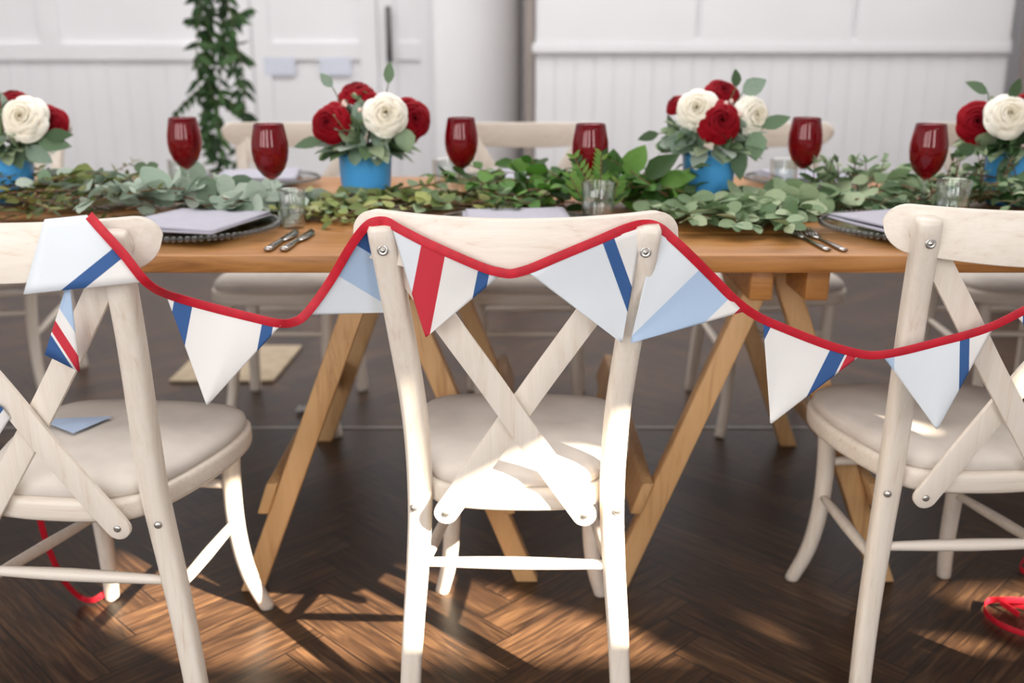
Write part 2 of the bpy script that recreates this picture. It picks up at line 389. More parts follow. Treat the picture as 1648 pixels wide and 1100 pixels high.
# ------------------------------------------------------------------ chairs
def rail_y(x): return -.112 + .047*(x/.19)**2
def make_chair(name, label):
    t = thing(name, label, 'chair')
    # rear legs run up into the back posts
    for s in (-1, 1):
        bm = bmesh.new()
        path = catmull([(s*.183, -.028, 0), (s*.174, -.010, .16), (s*.163, .003, .30), (s*.157, .004, .42), (s*.160, -.012, .56), (s*.174, -.050, .72), (s*.189, -.098, .873)], 7)
        n = len(path); rad = lerp_list([.0170, .0180, .0192, .0204, .0202, .0198, .0196], n)
        rad[-1] *= .97
        path.append(path[-1]+Vector((0, -.001, .005))); rad.append(rad[-1]*.84)
        sweep(bm, path, rad, 20, .90, power=3.2)
        leg = link('back_post', bm, M['cream_v'], t)
        for z, r, dx in ((.842, .0085, 0), (.397, .0065, s*.008)):
            # position on the rear face of the post
            q = min(path, key=lambda p: abs(p.z-z))
            bm = bmesh.new(); rr = lathe(bm, [(0, .005), (r*.35, .0045), (r*.45, .0015), (r*.6, .0035), (r*.9, .003), (r, 0)] if r > .008 else [(0, .005), (r*.6, .0045), (r, .002), (r, 0)], 16)
            bmesh.ops.transform(bm, matrix=Matrix.Translation((q.x+dx, q.y-.0176, z)) @ Matrix.Rotation(radians(90)+.0, 4, 'X') @ Matrix.Rotation(s*(.35 if dx else 0), 4, 'Y'), verts=bm.verts)
            link('screw', bm, M['steel'], leg)
    # top rail
    bm = bmesh.new(); hw, th = .233, .018; cols = []
    ss = [-1+2*i/48 for i in range(49)]
    ss = [math.copysign(1-(1-abs(q))**1.6, q) if abs(q) > 0 else 0 for q in ss]
    for q in ss:
        x = q*hw; e = abs(x)-(hw-.034); k = 1.0
        if e > 0: k = sqrt(max(0.0, 1-(e/.0345)**2))
        top = .888 + .006*(x/hw)**2; bot = .808 + .018*(x/hw)**2
        mid = (top+bot)/2; h = (top-bot)/2*max(k, .12)
        sl = 2*.047*x/.19**2; nrm = Vector((-sl, 1, 0)).normalized()*th/2
        c = Vector((x, rail_y(x), 0))
        cols.append([c-nrm+Vector((0, 0, mid+h)), c+nrm+Vector((0, .004, mid+h)), c+nrm+Vector((0, -.006, mid-h)), c-nrm+Vector((0, -.010, mid-h))])
    board(bm, cols); link('top_rail', bm, M['cream_x'], t, True, .004)
    # crossed slats, one bent in front of the other
    for s, off in ((1, -.007), (-1, .005)):
        bm = bmesh.new()
        A = Vector((-s*.187, -.077, .855)); B = Vector((s*.111, -.034, .400)); mid = (A+B)/2+Vector((0, off+.010, 0))
        path = catmull([A, A.lerp(mid, .6)+Vector((0, off*.3, 0)), mid, mid.lerp(B, .5)+Vector((0, off*.5, 0)), B], 8)
        d = (B-A).normalized(); side = Vector((d.z, 0, -d.x)).normalized()
        Ltot = (B-A).length; cols = []; w = .0195
        ext = [A - d*(w*sin(a)) for a in (1.5, 1.3, 1.0, .7, .35)]
        ext2 = [B + d*(w*sin(a)) for a in (.35, .7, 1.0, 1.3, 1.5)]
        wid = [w*max(cos(a), .1) for a in (1.5, 1.3, 1.0, .7, .35)]
        pts = ext+path+ext2; ws = wid+[w]*len(path)+wid[::-1]
        for p, q in zip(pts, ws):
            th2 = Vector((0, .0042, 0))
            cols.append([p+side*q-th2, p+side*q+th2, p-side*q+th2, p-side*q-th2])
        board(bm, cols); sl = link('back_slat', bm, M['cream_v'], t, True, .0018)
        bm = bmesh.new(); lathe(bm, [(0, .0035), (.003, .003), (.0055, .002), (.006, 0)], 12)
        bmesh.ops.transform(bm, matrix=Matrix.Translation((B.x, B.y-.0042, B.z)) @ Matrix.Rotation(radians(90), 4, 'X'), verts=bm.verts)
        link('screw', bm, M['steel'], sl)
    # seat frame
    half = [(0, -.030), (.06, -.027), (.11, -.016), (.142, .012), (.163, .06), (.184, .13), (.200, .21), (.203, .285), (.188, .345), (.150, .378), (.08, .390)]
    out = [Vector((x, y, 0)) for x, y in half]+[Vector((0, .392, 0))]+[Vector((-x, y, 0)) for x, y in half[:0:-1]]
    out = catmull(out, 5, True)
    cen = Vector((0, .185, 0))
    def ring(bm, k, z): return [bm.verts.new(cen+(p-cen)*k+Vector((0, 0, z))) for p in out]
    def skin(bm, rings):
        n = len(out)
        for a, b in zip(rings, rings[1:]):
            for i in range(n): bm.faces.new((a[i], a[(i+1) % n], b[(i+1) % n], b[i]))
    bm = bmesh.new()
    rs = [ring(bm, k, z) for k, z in ((.86, .402), (.975, .400), (.995, .404), (1.0, .410), (1.0, .428), (.995, .434), (.975, .438), (.86, .438))]
    skin(bm, rs); bm.faces.new(rs[0][::-1]); bm.faces.new(rs[-1])
    link('seat_frame', bm, M['cream_x'], t)
    bm = bmesh.new()
    rs = [ring(bm, k, z) for k, z in ((.93, .437), (.955, .440), (.965, .446), (.955, .454), (.92, .461), (.84, .4665), (.70, .4700), (.5, .4725), (.25, .4735), (.05, .474))]
    skin(bm, rs); bm.faces.new(rs[0][::-1]); bm.faces.new(rs[-1])
    link('seat_cushion', bm, M['cushion'], t)
    # front legs and stretchers
    for s in (-1, 1):
        bm = bmesh.new()
        path = catmull([(s*.150, .335, .415), (s*.141, .342, .30), (s*.141, .352, .19), (s*.150, .373, .09), (s*.170, .405, 0)], 6)
        sweep(bm, path, lerp_list([.0185, .018, .017, .016, .0145], len(path)), 14)
        link('front_leg', bm, M['cream_v'], t)
        bm = bmesh.new(); a = Vector((s*.167, .0, .262)); b = Vector((s*.141, .345, .225))
        sweep(bm, [a.lerp(b, i/8) for i in range(9)], lerp_list([.0075, .010, .011, .010, .0075], 9), 10)
        link('side_stretcher', bm, M['cream_x'], t)
    bm = bmesh.new(); sweep(bm, [Vector((-.164+.328*i/10, .0, .292)) for i in range(11)], lerp_list([.0075, .009, .0105, .0112, .0105, .009, .0075], 11), 12, up=Vector((0, 0, 1)))
    link('back_stretcher', bm, M['cream_x'], t)
    bm = bmesh.new(); sweep(bm, [Vector((-.141+.282*i/8, .342, .305)) for i in range(9)], .009, 10, up=Vector((0, 0, 1)))
    link('front_stretcher', bm, M['cream_x'], t)
    return t

chair = make_chair('crossback_chair', 'limewashed cross-back chair in the middle foreground, its whole backrest in view')
chair['group'] = 'limewashed cross-back chairs'
def place(c, x, y, yaw, label=None):
    c.location = (x, y, 0); c.rotation_euler = (0, 0, radians(yaw))
    if label: c['label'] = label
place(chair, .006, 1.50, -2.0)
c2 = copy_tree(chair); place(c2, -.720, 1.462, -6, 'limewashed cross-back chair at near left, pale blue pennant draped over its rail')
for ch in c2.children:                       # this chair's right rear leg splays further out
    if ch.name.startswith('back_post') and sum(v.co.x for v in ch.data.vertices) > 0:
        ch.data = ch.data.copy()
        for v in ch.data.vertices:
            if v.co.z < .45: v.co.x += .034*(.45-v.co.z)/.45
c3 = copy_tree(chair); place(c3, .797, 1.565, 2, 'limewashed cross-back chair at the near right, bunting hanging in front of its post')
for x, y, yaw, lab in ((-1.74, 3.42, 190, 'limewashed chair at the far left across the table, behind the near left chair'),
                       (-.69, 3.20, 180, 'limewashed chair across the table in front of the hanging greenery'),
                       (.05, 3.20, 180, 'limewashed chair across the table, its rail between the two middle red goblets'),
                       (.79, 3.20, 180, 'limewashed chair across the table behind the second bouquet from the right'),
                       (1.54, 3.20, 180, 'limewashed chair across the table at the far right, behind the rightmost red goblet')):
    c = copy_tree(chair); place(c, x, y, yaw, lab)

# ------------------------------------------------------------------ table
TY0, TY1, TH = 1.767, 2.93, .76
def make_table(x0, x1, ta, tb, label):
    t = thing('trestle_table', label, 'table', ((x0+x1)/2, (TY0+TY1)/2, 0)); ox, oy = t.location.x, t.location.y
    bm = bmesh.new(); nb = 5; w = (TY1-TY0)/nb
    for k in range(nb): boxb(bm, x0-ox+.002, x1-ox-.002, TY0+k*w-oy+.0012, TY0+(k+1)*w-oy-.0012, TH-.032, TH)
    link('tabletop', bm, M['table'], t, True, .003)
    for tx in (ta, tb):
        for dx in (-.052, .052):
            bm = bmesh.new(); boxb(bm, tx+dx-ox-.022, tx+dx-ox+.022, 1.81-oy, 2.89-oy, TH-.032-.062, TH-.0325)
            link('beam', bm, M['table'], t, True, .004)
        for ly in (1.945, 2.76):
            for s in (-1, 1):
                bm = bmesh.new(); a = Vector((tx+s*.012-ox, ly-oy+s*.0, TH-.034)); b = Vector((tx+s*.295-ox, ly-oy, 0))
                hw, hy = .024, .019; cols = []
                for p in (a, b):
                    cols.append([p+Vector((-hw, -hy, 0)), p+Vector((hw, -hy, 0)), p+Vector((hw, hy, 0)), p+Vector((-hw, hy, 0))])
                off = .020*s; 
                for c in cols:
                    for q in c: q.y += off*(1 if ly < 2.3 else -1)
                board(bm, cols); link('leg', bm, M['trestle'], t, True, .004)
        for s in (-1, 1):
            bm = bmesh.new(); x = tx+s*(.295-.283*.22/.726+.036)-ox
            cols = []
            for y in (1.90, 2.81):
                sh = -s*.012
                cols.append([Vector((x-.012-sh, y-oy, .185)), Vector((x+.012-sh, y-oy, .185)), Vector((x+.012+sh, y-oy, .255)), Vector((x-.012+sh, y-oy, .255))])
            board(bm, cols); link('rail', bm, M['trestle'], t, True, .004)
    return t
make_table(-2.4, .12, -.262, -2.05, 'honey-coloured plank trestle table on the left, standing behind the near left chair')
make_table(.122, 2.7, .515, 2.35, 'honey-coloured plank trestle table on the right, its forks and eucalyptus near the front edge')

# ------------------------------------------------------------------ table ware
def make_goblet(label, loc):
    t = thing('red_goblet', label, 'wine glass', loc, 0, 'red goblets along the table')
    prof = [(0, .086), (.006, .0865), (.018, .095), (.029, .109), (.0365, .128), (.0392, .147), (.0385, .166), (.0345, .188), (.0318, .203), (.0308, .2045), (.0300, .203), (.0325, .188), (.0365, .166), (.0372, .147), (.0345, .128), (.027, .111), (.016, .099), (0, .094)]
    bm = bmesh.new(); lathe(bm, prof, 40); link('bowl', bm, M['redglass'], t)
    bm = bmesh.new(); lathe(bm, [(0, 0), (.034, 0), (.0345, .002), (.02, .005), (.007, .009), (.0042, .018), (.0038, .05), (.0045, .075), (.008, .0862), (0, .0862)], 32)
    link('stem', bm, M['clear'], t); return t
ZT = TH
def at(u, Y): 
    zc = Y*cos(PITCH)+(H-.86)*sin(PITCH); return (u-824)*zc/F
gob = [(437, 2.17, 'red goblet at the near left, in front of the chair across the table'), (949, 2.17, 'red goblet right of the table middle, leaves around its foot'), (1490, 2.17, 'rightmost red goblet, beside the bouquet cut by the right edge'),
       (300, 2.37, 'leftmost red goblet, in front of the hanging greenery'), (743, 2.37, 'red goblet left of the table middle, right of the second bouquet'), (1293, 2.37, 'red goblet just right of the third bouquet from the left')]
g0 = None
for u, Y, lab in gob:
    if g0 is None: g0 = make_goblet(lab, (at(u, Y), Y, ZT))
    else:
        g = copy_tree(g0); g.location = (at(u, Y), Y, ZT); g['label'] = lab; g.rotation_euler.z = rnd.random()*6
t0 = None
for u, Y, lab in ((468, 2.06, 'clear glass tumbler beside the near left goblet'), (963, 2.07, 'clear glass tumbler behind the middle chair rail, in front of green leaves'), (1537, 2.09, 'clear glass tumbler behind the near right chair rail'),
                  (718, 2.50, 'clear glass tumbler across the table, left of the middle goblet'), (1263, 2.50, 'clear glass tumbler across the table, left of the goblet by the third bouquet'), (292, 2.50, 'clear glass tumbler across the table under the leftmost goblet')):
    if t0 is None:
        bm = bmesh.new(); lathe(bm, [(0, 0), (.027, 0), (.0305, .003), (.034, .05), (.036, .094), (.0348, .095), (.0335, .092), (.0322, .05), (.029, .012), (0, .010)], 36)
        t0 = o = link('tumbler', bm, M['clear'])
    else:
        o = t0.copy(); COL.objects.link(o)
    o.scale = (.76, .76, .84) if u == 468 else (1, 1, 1)
    o.location = (at(u, Y), Y, ZT); tag(o, lab, 'glass', 'clear tumblers on the table')

def make_plate(label, loc):
    t = thing('charger_plate', label, 'plate', loc, 0, 'beaded glass charger plates')
    R = .165
    bm = bmesh.new(); lathe(bm, [(0, .004), (.09, .004), (.105, .006), (.15, .016), (R, .020), (R, .023), (.15, .0195), (.103, .010), (.09, .008), (0, .008)], 64)
    link('dish', bm, M['plate'], t)
    bm = bmesh.new(); n = 84
    for k in range(n):
        a = 2*pi*k/n; bmesh.ops.create_uvsphere(bm, u_segments=8, v_segments=6, radius=.0058, matrix=Matrix.Translation((R*cos(a), R*sin(a), .0215)))
    link('beaded_rim', bm, M['plate'], t)
    for k in range(3):
        a = 2*pi*k/3+.6-pi/2; bm = bmesh.new(); bmesh.ops.create_uvsphere(bm, u_segments=10, v_segments=8, radius=.0045, matrix=Matrix.Translation((.1*cos(a), .1*sin(a), .0045)))
        link('foot', bm, M['plate'], t)
    return t
def make_napkin(label, loc, rz):
    t = thing('napkin', label, 'napkin', loc, rz, 'lilac grey napkins')
    for i, (z, w, h, dx) in enumerate(((0, .215, .225, 0), (.0055, .207, .218, .003))):
        bm = bmesh.new(); nx, ny = 14, 14; g = []
        for j in range(ny+1):
            row = []
            for k in range(nx+1):
                x = (k/nx-.5)*w+dx; y = (j/ny-.5)*h
                row.append(bm.verts.new((x, y, z+.0022*sin(9*x+3*i)*cos(11*y+i)+.006*(y/h+.3)*(x/w)**2)))
            g.append(row)
        for j in range(ny):
            for k in range(nx): bm.faces.new((g[j][k], g[j][k+1], g[j+1][k+1], g[j+1][k]))
        o = link('fold', bm, M['napkin'], t)
        s = o.modifiers.new('solid', 'SOLIDIFY'); s.thickness = .0042; s.offset = 1
    return t
pl = make_plate('beaded glass charger plate at the near left place, under a lilac napkin', (-.632, 1.975, ZT))
n0 = make_napkin('lilac grey folded napkin on the near left charger plate', (-.632, 1.985, ZT+.023), radians(-16))
for x, y, lp, ln, rz in ((.01, 2.0, 'beaded glass charger plate hidden behind the middle chair rail', 'lilac grey folded napkin peeping over the middle chair rail', 4),
                         (.785, 1.975, 'beaded glass charger plate at the near right place, forks beside it', 'lilac grey folded napkin on the near right charger plate', 20),
                         (-.69, 2.73, 'beaded glass charger plate across the table at the left', 'lilac grey napkin across the table at the left', 8),
                         (.03, 2.73, 'beaded glass charger plate across the table in the middle', 'lilac grey napkin across the table in the middle', -6),
                         (.80, 2.73, 'beaded glass charger plate across the table at the right', 'lilac grey napkin across the table at the right', 5)):
    p = copy_tree(pl); p.location = (x, y, ZT); p['label'] = lp
    n = copy_tree(n0); n.location = (x, y+.005, ZT+.023); n.rotation_euler.z = radians(rz); n['label'] = ln

def handle_profile(bm, y0, y1, w0, w1, t, z=0.004):
    path = [Vector((0, y0+(y1-y0)*i/10, z)) for i in range(11)]
    sweep(bm, path, lerp_list([w0, w0*1.05, w0*.8, w1], 11), 10, t)
def make_knife(label, loc):
    t = thing('knife', label, 'knife', loc, 0, 'knives by the near left plate')
    bm = bmesh.new(); handle_profile(bm, 0, .095, .0078, .005, .6, .0055); link('handle', bm, M['cutlery'], t)
    bm = bmesh.new(); cols = []
    for i in range(9):
        q = i/8; y = .09+.125*q; w = .006+.004*sin(pi*min(1, q*1.1)); tip = 1 if q < .8 else max(.15, 1-((q-.8)/.2)**2)
        cols.append([Vector((-.006, y, .004)), Vector((-.006+2*w*tip, y, .0045)), Vector((-.006+2*w*tip, y, .0055)), Vector((-.006, y, .0065))])
    board(bm, cols); link('blade', bm, M['cutlery'], t); return t
k1 = make_knife('steel table knife nearest the left charger plate', (-.446, 1.80, ZT))
k2 = copy_tree(k1); k2.location = (-.417, 1.80, ZT); k2['label'] = 'steel table knife furthest right of the left charger plate'; k1.rotation_euler.z = radians(-3); k2.rotation_euler.z = radians(-4)
def make_fork(label, loc):
    t = thing('fork', label, 'fork', loc, 0, 'forks by the near right plate')
    bm = bmesh.new(); handle_profile(bm, 0, .125, .0068, .003, .45, .004); link('handle', bm, M['cutlery'], t)
    bm = bmesh.new()
    cols = [[Vector((-w, y, z)), Vector((w, y, z)), Vector((w, y, z+.002)), Vector((-w, y, z+.002))] for y, w, z in ((.12, .003, .003), (.135, .009, .003), (.15, .0115, .002), (.157, .0118, .003))]
    board(bm, cols)
    for k in range(4):
        x = -.0099+.0066*k
        board(bm, [[Vector((x-w, y, z)), Vector((x+w, y, z)), Vector((x+w, y, z+.002)), Vector((x-w, y, z+.002))] for y, w, z in ((.156, .002, .003), (.18, .0018, .006), (.2, .001, .010))])
    link('tines', bm, M['cutlery'], t); return t
f1 = make_fork('steel fork nearest the right charger plate', (.607, 1.80, ZT)); f1.rotation_euler.z = radians(5)
f2 = copy_tree(f1); f2.location = (.578, 1.805, ZT); f2['label'] = 'steel fork furthest left of the right charger plate, under the eucalyptus'

# ------------------------------------------------------------------ leaves
G = {'silver': [srgb(168, 184, 168), srgb(148, 168, 150), srgb(186, 200, 186), srgb(124, 146, 124)],
     'olive': [srgb(86, 98, 48), srgb(110, 118, 62), srgb(64, 76, 38), srgb(126, 130, 74)],
     'lime': [srgb(164, 172, 104), srgb(138, 154, 88), srgb(182, 186, 132), srgb(106, 124, 66)],
     'dark': [srgb(58, 98, 34), srgb(76, 122, 44), srgb(44, 74, 28), srgb(98, 142, 60)],
     'euca': [srgb(150, 172, 136), srgb(128, 152, 112), srgb(172, 188, 152), srgb(104, 130, 92)],
     'ruscus': [srgb(44, 76, 38), srgb(58, 92, 48), srgb(34, 58, 30), srgb(76, 108, 62)]}
def leafbm():
    bm = bmesh.new(); bm.loops.layers.float_color.new('Col'); return bm
def add_leaf(bm, base, d, nrm, L, W, col, shape='ovate', curl=.25, fold=.15):
    cl = bm.loops.layers.float_color['Col']
    d = d.normalized(); nrm = nrm-d*nrm.dot(d)
    if nrm.length < 1e-3: nrm = Vector((0.3, .2, 1))-d*Vector((.3, .2, 1)).dot(d)
    nrm.normalize(); side = d.cross(nrm)
    prof = {'ovate': [(0, .05), (.15, .62), (.38, 1), (.62, .86), (.84, .46), (1, .04)],
            'round': [(0, .1), (.12, .66), (.35, .98), (.62, 1), (.86, .66), (1, .14)],
            'lance': [(0, .06), (.2, .7), (.42, 1), (.7, .66), (.9, .25), (1, .03)]}[shape]
    rows = []
    for t, w in prof:
        c = base+d*(L*t)-nrm*(curl*L*t*t)
        hw = W*.5*w
        rows.append([bm.verts.new(c-side*hw+nrm*(fold*hw)), bm.verts.new(c), bm.verts.new(c+side*hw+nrm*(fold*hw))])
    for a, b in zip(rows, rows[1:]):
        for k in (0, 1):
            f = bm.faces.new((a[k], a[k+1], b[k+1], b[k])); f.smooth = True
            for lp in f.loops: lp[cl] = col
def rv(r, s=1.0): return Vector((r.uniform(-s, s), r.uniform(-s, s), r.uniform(-s, s)))
def sprig(bm, stems, base, d, length, r, pal, L, W, shape, step, droop=.5, spread=.9, floor_z=None):
    """a twig with alternate leaves"""
    p = Vector(base); d = Vector(d).normalized(); pts = [p.copy()]; n = max(3, int(length/step)); s = 1
    for i in range(n):
        d = (d+Vector((0, 0, -droop*step*2.0))+rv(r, .07)).normalized()
        if floor_z is not None and p.z+d.z*step < floor_z+.006: d.z = abs(d.z)*.3; d.normalize()
        p = p+d*step; pts.append(p.copy())
        q = i/n; sc = (1-.45*q)*r.uniform(.75, 1.15)
        for side in (s, -s) if shape == 'round' else (s,):
            lat = d.cross(Vector((0, 0, 1)))
            if lat.length < .1: lat = Vector((r.uniform(-1, 1), r.uniform(-1, 1), 0))
            lat.normalize()
            ld = (d*r.uniform(.2, .8)+lat*side*spread+Vector((0, 0, r.uniform(-.25, .6)))+rv(r, .2)).normalized()
            nn = Vector((0, 0, 1))+rv(r, .8)
            if floor_z is not None:
                tip = p.z+ld.z*L*sc-.25*L*sc*max(0, nn.normalized().z)
                if tip < floor_z+.004: ld.z += (floor_z+.012-tip)/(L*sc); ld.normalize()
            add_leaf(bm, p, ld, nn, L*sc*1.1, W*sc*1.1, r.choice(pal), shape, r.uniform(.05, .25))
        s = -s
    add_leaf(bm, p, d, Vector((0, 0, 1))+rv(r, .4), L*.6, W*.6, r.choice(pal), shape)
    sweep(stems, pts, lerp_list([.0022, .001], len(pts)), 5)

def garland(name, label, x0, x1, pal, L, W, shape, count, seed, yc=2.42, yw=.17, step=.022, up=.35, length=.2, zmax=.05, extra=None, spread=.9):
    r = random.Random(seed); bm = leafbm(); st = bmesh.new()
    for i in range(count):
        x = x0+(x1-x0)*(i+.5)/count+r.uniform(-.03, .03); y = yc+r.uniform(-yw, yw)
        a = r.uniform(-.9, .9)+(0 if r.random() < .5 else pi)
        sprig(bm, st, (x, y, ZT+.012+r.uniform(0, zmax)), (cos(a), sin(a), r.uniform(.0, up)), length*r.uniform(.6, 1.1), r, pal, L, W, shape, step, .9, spread, floor_z=ZT)
    if extra: extra(bm, st, r)
    t = thing(name, label, 'greenery', ((x0+x1)/2, yc, ZT), 0, 'greenery runner down the table')
    for nm, b, m in (('leaves', bm, M['leaf']), ('twigs', st, M['twig'])):
        bmesh.ops.translate(b, verts=b.verts, vec=(-(x0+x1)/2, -yc, -ZT)); link(nm, b, m, t)
    return t

def ex_left(bm, st, r):
    # the big pale rounded leaf and a few standing out
    add_leaf(bm, P(128, 305, 2.33), Vector((.35, .1, 1)), Vector((.5, -1, .3)), .062, .05, srgb(132, 144, 84), 'round', .1)
    add_leaf(bm, P(75, 300, 2.33), Vector((-.1, 0, 1)), Vector((0, -1, .3)), .04, .032, srgb(126, 152, 122), 'round', .1)
    add_leaf(bm, P(150, 318, 2.3), Vector((.6, .1, .3)), Vector((0, -1, .6)), .05, .036, srgb(134, 150, 106), 'round', .1)
garland('olive_garland', 'olive green narrow-leaved garland at the left end of the table, by the leftmost blue pot', -1.38, -.93, G['olive'], .045, .014, 'lance', 60, 11, yc=2.32, step=.014, length=.24, zmax=.045, extra=ex_left)
def ex_euc(bm, st, r):
    for u, v, du, dv, L in ((205, 320, 0, 1, .05), (250, 322, .3, 1, .05), (275, 318, -.2, 1, .055), (330, 315, .1, 1, .06), (360, 305, .2, 1, .055), (385, 320, .5, .8, .07), (405, 315, .4, 1, .06), (225, 345, .4, .4, .05), (315, 325, -.2, 1, .05)):
        add_leaf(bm, P(u, v-25, 2.2), Vector((du, -.3, -dv)), Vector((.2, -1, .5)), L, L*.72, r.choice(G['silver']), 'round', .1)
    add_leaf(bm, P(235, 275, 2.4), Vector((-.5, 0, .35)), Vector((0, -1, .8)), .03, .03, srgb(92, 112, 84), 'round'); add_leaf(bm, P(236, 275, 2.4), Vector((.5, 0, .35)), Vector((0, -1, .8)), .03, .03, srgb(92, 112, 84), 'round')
    sweep(st, [P(236, 275, 2.4), P(232, 290, 2.4), P(215, 320, 2.38)], .001, 5)
garland('eucalyptus_garland', 'silver-green eucalyptus garland between the two left goblets', -.92, -.55, G['silver'], .070, .052, 'round', 24, 12, yc=2.29, yw=.13, step=.036, zmax=.05, extra=ex_euc)
garland('boxwood_garland', 'small yellow-green leafy garland in front of the second bouquet, by the near left goblet', -.56, -.34, G['lime'], .026, .018, 'ovate', 40, 13, yc=2.22, yw=.08, step=.012, length=.13, zmax=.01, up=.15)
garland('salal_garland', 'pale green mixed-leaf garland between the second bouquet and the middle goblets', -.35, -.0, G['lime']+G['euca'][:2], .05, .032, 'ovate', 46, 14, yc=2.29, yw=.11, step=.022, zmax=.03)
def ex_big(bm, st, r):
    for u, v, a, L, W in ((985, 290, 1.5, .075, .05), (1010, 285, 1.2, .085, .06), (1040, 290, .9, .09, .06), (1060, 300, .5, .085, .055), (1000, 300, .3, .08, .05), (1030, 315, .1, .09, .055), (1070, 315, .2, .07, .045), (975, 300, 1.9, .06, .045),
                          (920, 320, 2.6, .07, .045), (890, 325, 2.9, .07, .04), (910, 335, -.3, .07, .04), (870, 318, 2.8, .06, .035), (1000, 325, -.2, .08, .05), (1050, 330, -.3, .07, .045)):
        add_leaf(bm, P(u, v, 2.28+r.uniform(-.03, .06)), Vector((cos(a), r.uniform(-.3, .3), sin(a)*.8)), Vector((r.uniform(-.4, .4), -.8, .8)), L, W, r.choice(G['dark']), 'ovate', .2, .3)
    # fern-like sprig in front of the goblet
    for u0, v0, u1, v1 in ((965, 330, 925, 255), (965, 320, 968, 250), (985, 335, 995, 290), (940, 330, 918, 285)):
        a, b = P(u0, v0, 2.125), P(u1, v1, 2.125); n = 9
        sweep(st, [a, a.lerp(b, .5), b], .0011, 5)
        for i in range(n):
            q = a.lerp(b, (i+1)/n); d = (b-a).normalized()
            for s in (-1, 1):
                add_leaf(bm, q, d+Vector((s*.9, r.uniform(-.4, .1), 0)), Vector((0, -1, .4)), .026*(1-.5*i/n)+.006, .010, r.choice(G['dark'][1:]+[srgb(110, 140, 62)]), 'lance')
garland('lemon_leaf_garland', 'dark green big-leaved garland around the foot of the right middle goblet', .0, .36, G['dark'], .062, .04, 'ovate', 34, 15, yc=2.30, yw=.12, step=.026, zmax=.05, up=.8, extra=ex_big)
def ex_spill(bm, st, r):
    for i in range(24):
        u = 1090+i*8+r.uniform(-8, 8); p = P(u, 335, r.uniform(2.05, 2.2)); p.z = ZT+.03
        sprig(bm, st, p, (r.uniform(-.3, .3), -1, .25), r.uniform(.10, .19), r, G['euca'], .050, .038, 'round', .030, 1.2, .9, floor_z=ZT)
    for i in range(8):
        p = P(1310+i*14, 310, 2.36); sprig(bm, st, p, (r.uniform(-.3, .3), -.1, 1), .07, r, G['euca'], .038, .028, 'round', .024, .6)
garland('silver_dollar_garland', 'silver-dollar eucalyptus garland spilling to the front edge right of the middle chair', .36, .88, G['euca'], .060, .046, 'round', 34, 16, yc=2.30, yw=.13, step=.034, zmax=.025, up=.2, extra=ex_spill)
def ex_right(bm, st, r):
    for i in range(12):
        p = P(1500+i*14, 318, 2.3); sprig(bm, st, p, (r.uniform(-.4, .6), -.1, 1), .10, r, G['ruscus']+G['euca'], .03, .013, 'lance', .014, .6)
garland('ruscus_garland', 'garland of narrow and round green leaves at the right end, by the rightmost goblet', .88, 1.4, G['euca']+G['ruscus'][:2], .052, .032, 'ovate', 56, 17, yc=2.32, yw=.14, step=.02, zmax=.05, extra=ex_right)

# hanging greenery in front of the back wall
def hanging():
    r = random.Random(21); bm = leafbm(); st = bmesh.new()
    Y = 4.1; x0 = at(352, Y)
    x0 = P(355, 140, Y).x; zb = P(350, 285, Y).z
    for k in range(7):
        x = x0+r.uniform(-.075, .075); y = Y+r.uniform(-.06, .06); end = zb+r.uniform(0, .25)
        pts = []; z = ZC; xx, yy = x0, Y
        while z > end:
            pts.append(Vector((xx, yy, z))); z -= .045
            f = min(1, (ZC-z)/.8); xx = x0+(x-x0)*f+.03*sin(z*6+k); yy = Y+(y-Y)*f+.03*cos(z*5+k*2)
            if z < 2.6:
                for q in range(3):
                    a = r.uniform(0, 2*pi); d = Vector((cos(a), sin(a), r.uniform(-1.6, .1)))
                    L = r.uniform(.05, .085)
                    add_leaf(bm, Vector((xx, yy, z)), d, Vector((0, -1, .4))+rv(r, .7), L, L*.36, r.choice(G['ruscus']), 'lance', r.uniform(0, .3))
        sweep(st, pts, .003, 5)
    for u, v, u1, v1 in ((345, 120, 285, 178), (350, 20, 305, 30), (355, 60, 400, 95), (350, 40, 398, 15), (355, 150, 398, 190)):
        a, b = P(u, v, Y), P(u1, v1, Y-.02); 
        for i in range(7):
            q = a.lerp(b, (i+1)/7)
            for s in (-1, 1): add_leaf(bm, q, (b-a).normalized()*.7+Vector((s*.4, 0, -.5)), Vector((0, -1, .3))+rv(r, .4), .06*(1-.06*i), .02, r.choice(G['ruscus']), 'lance')
        sweep(st, [a, b], .002, 5)
    t = thing('hanging_garland', 'dark green hanging garland of trailing leaves in front of the white wall at upper left', 'greenery', (x0, Y, zb))
    for nm, b, m in (('leaves', bm, M['leaf']), ('stems', st, M['stem'])):
        bmesh.ops.translate(b, verts=b.verts, vec=(-x0, -Y, -zb)); link(nm, b, m, t)
hanging()

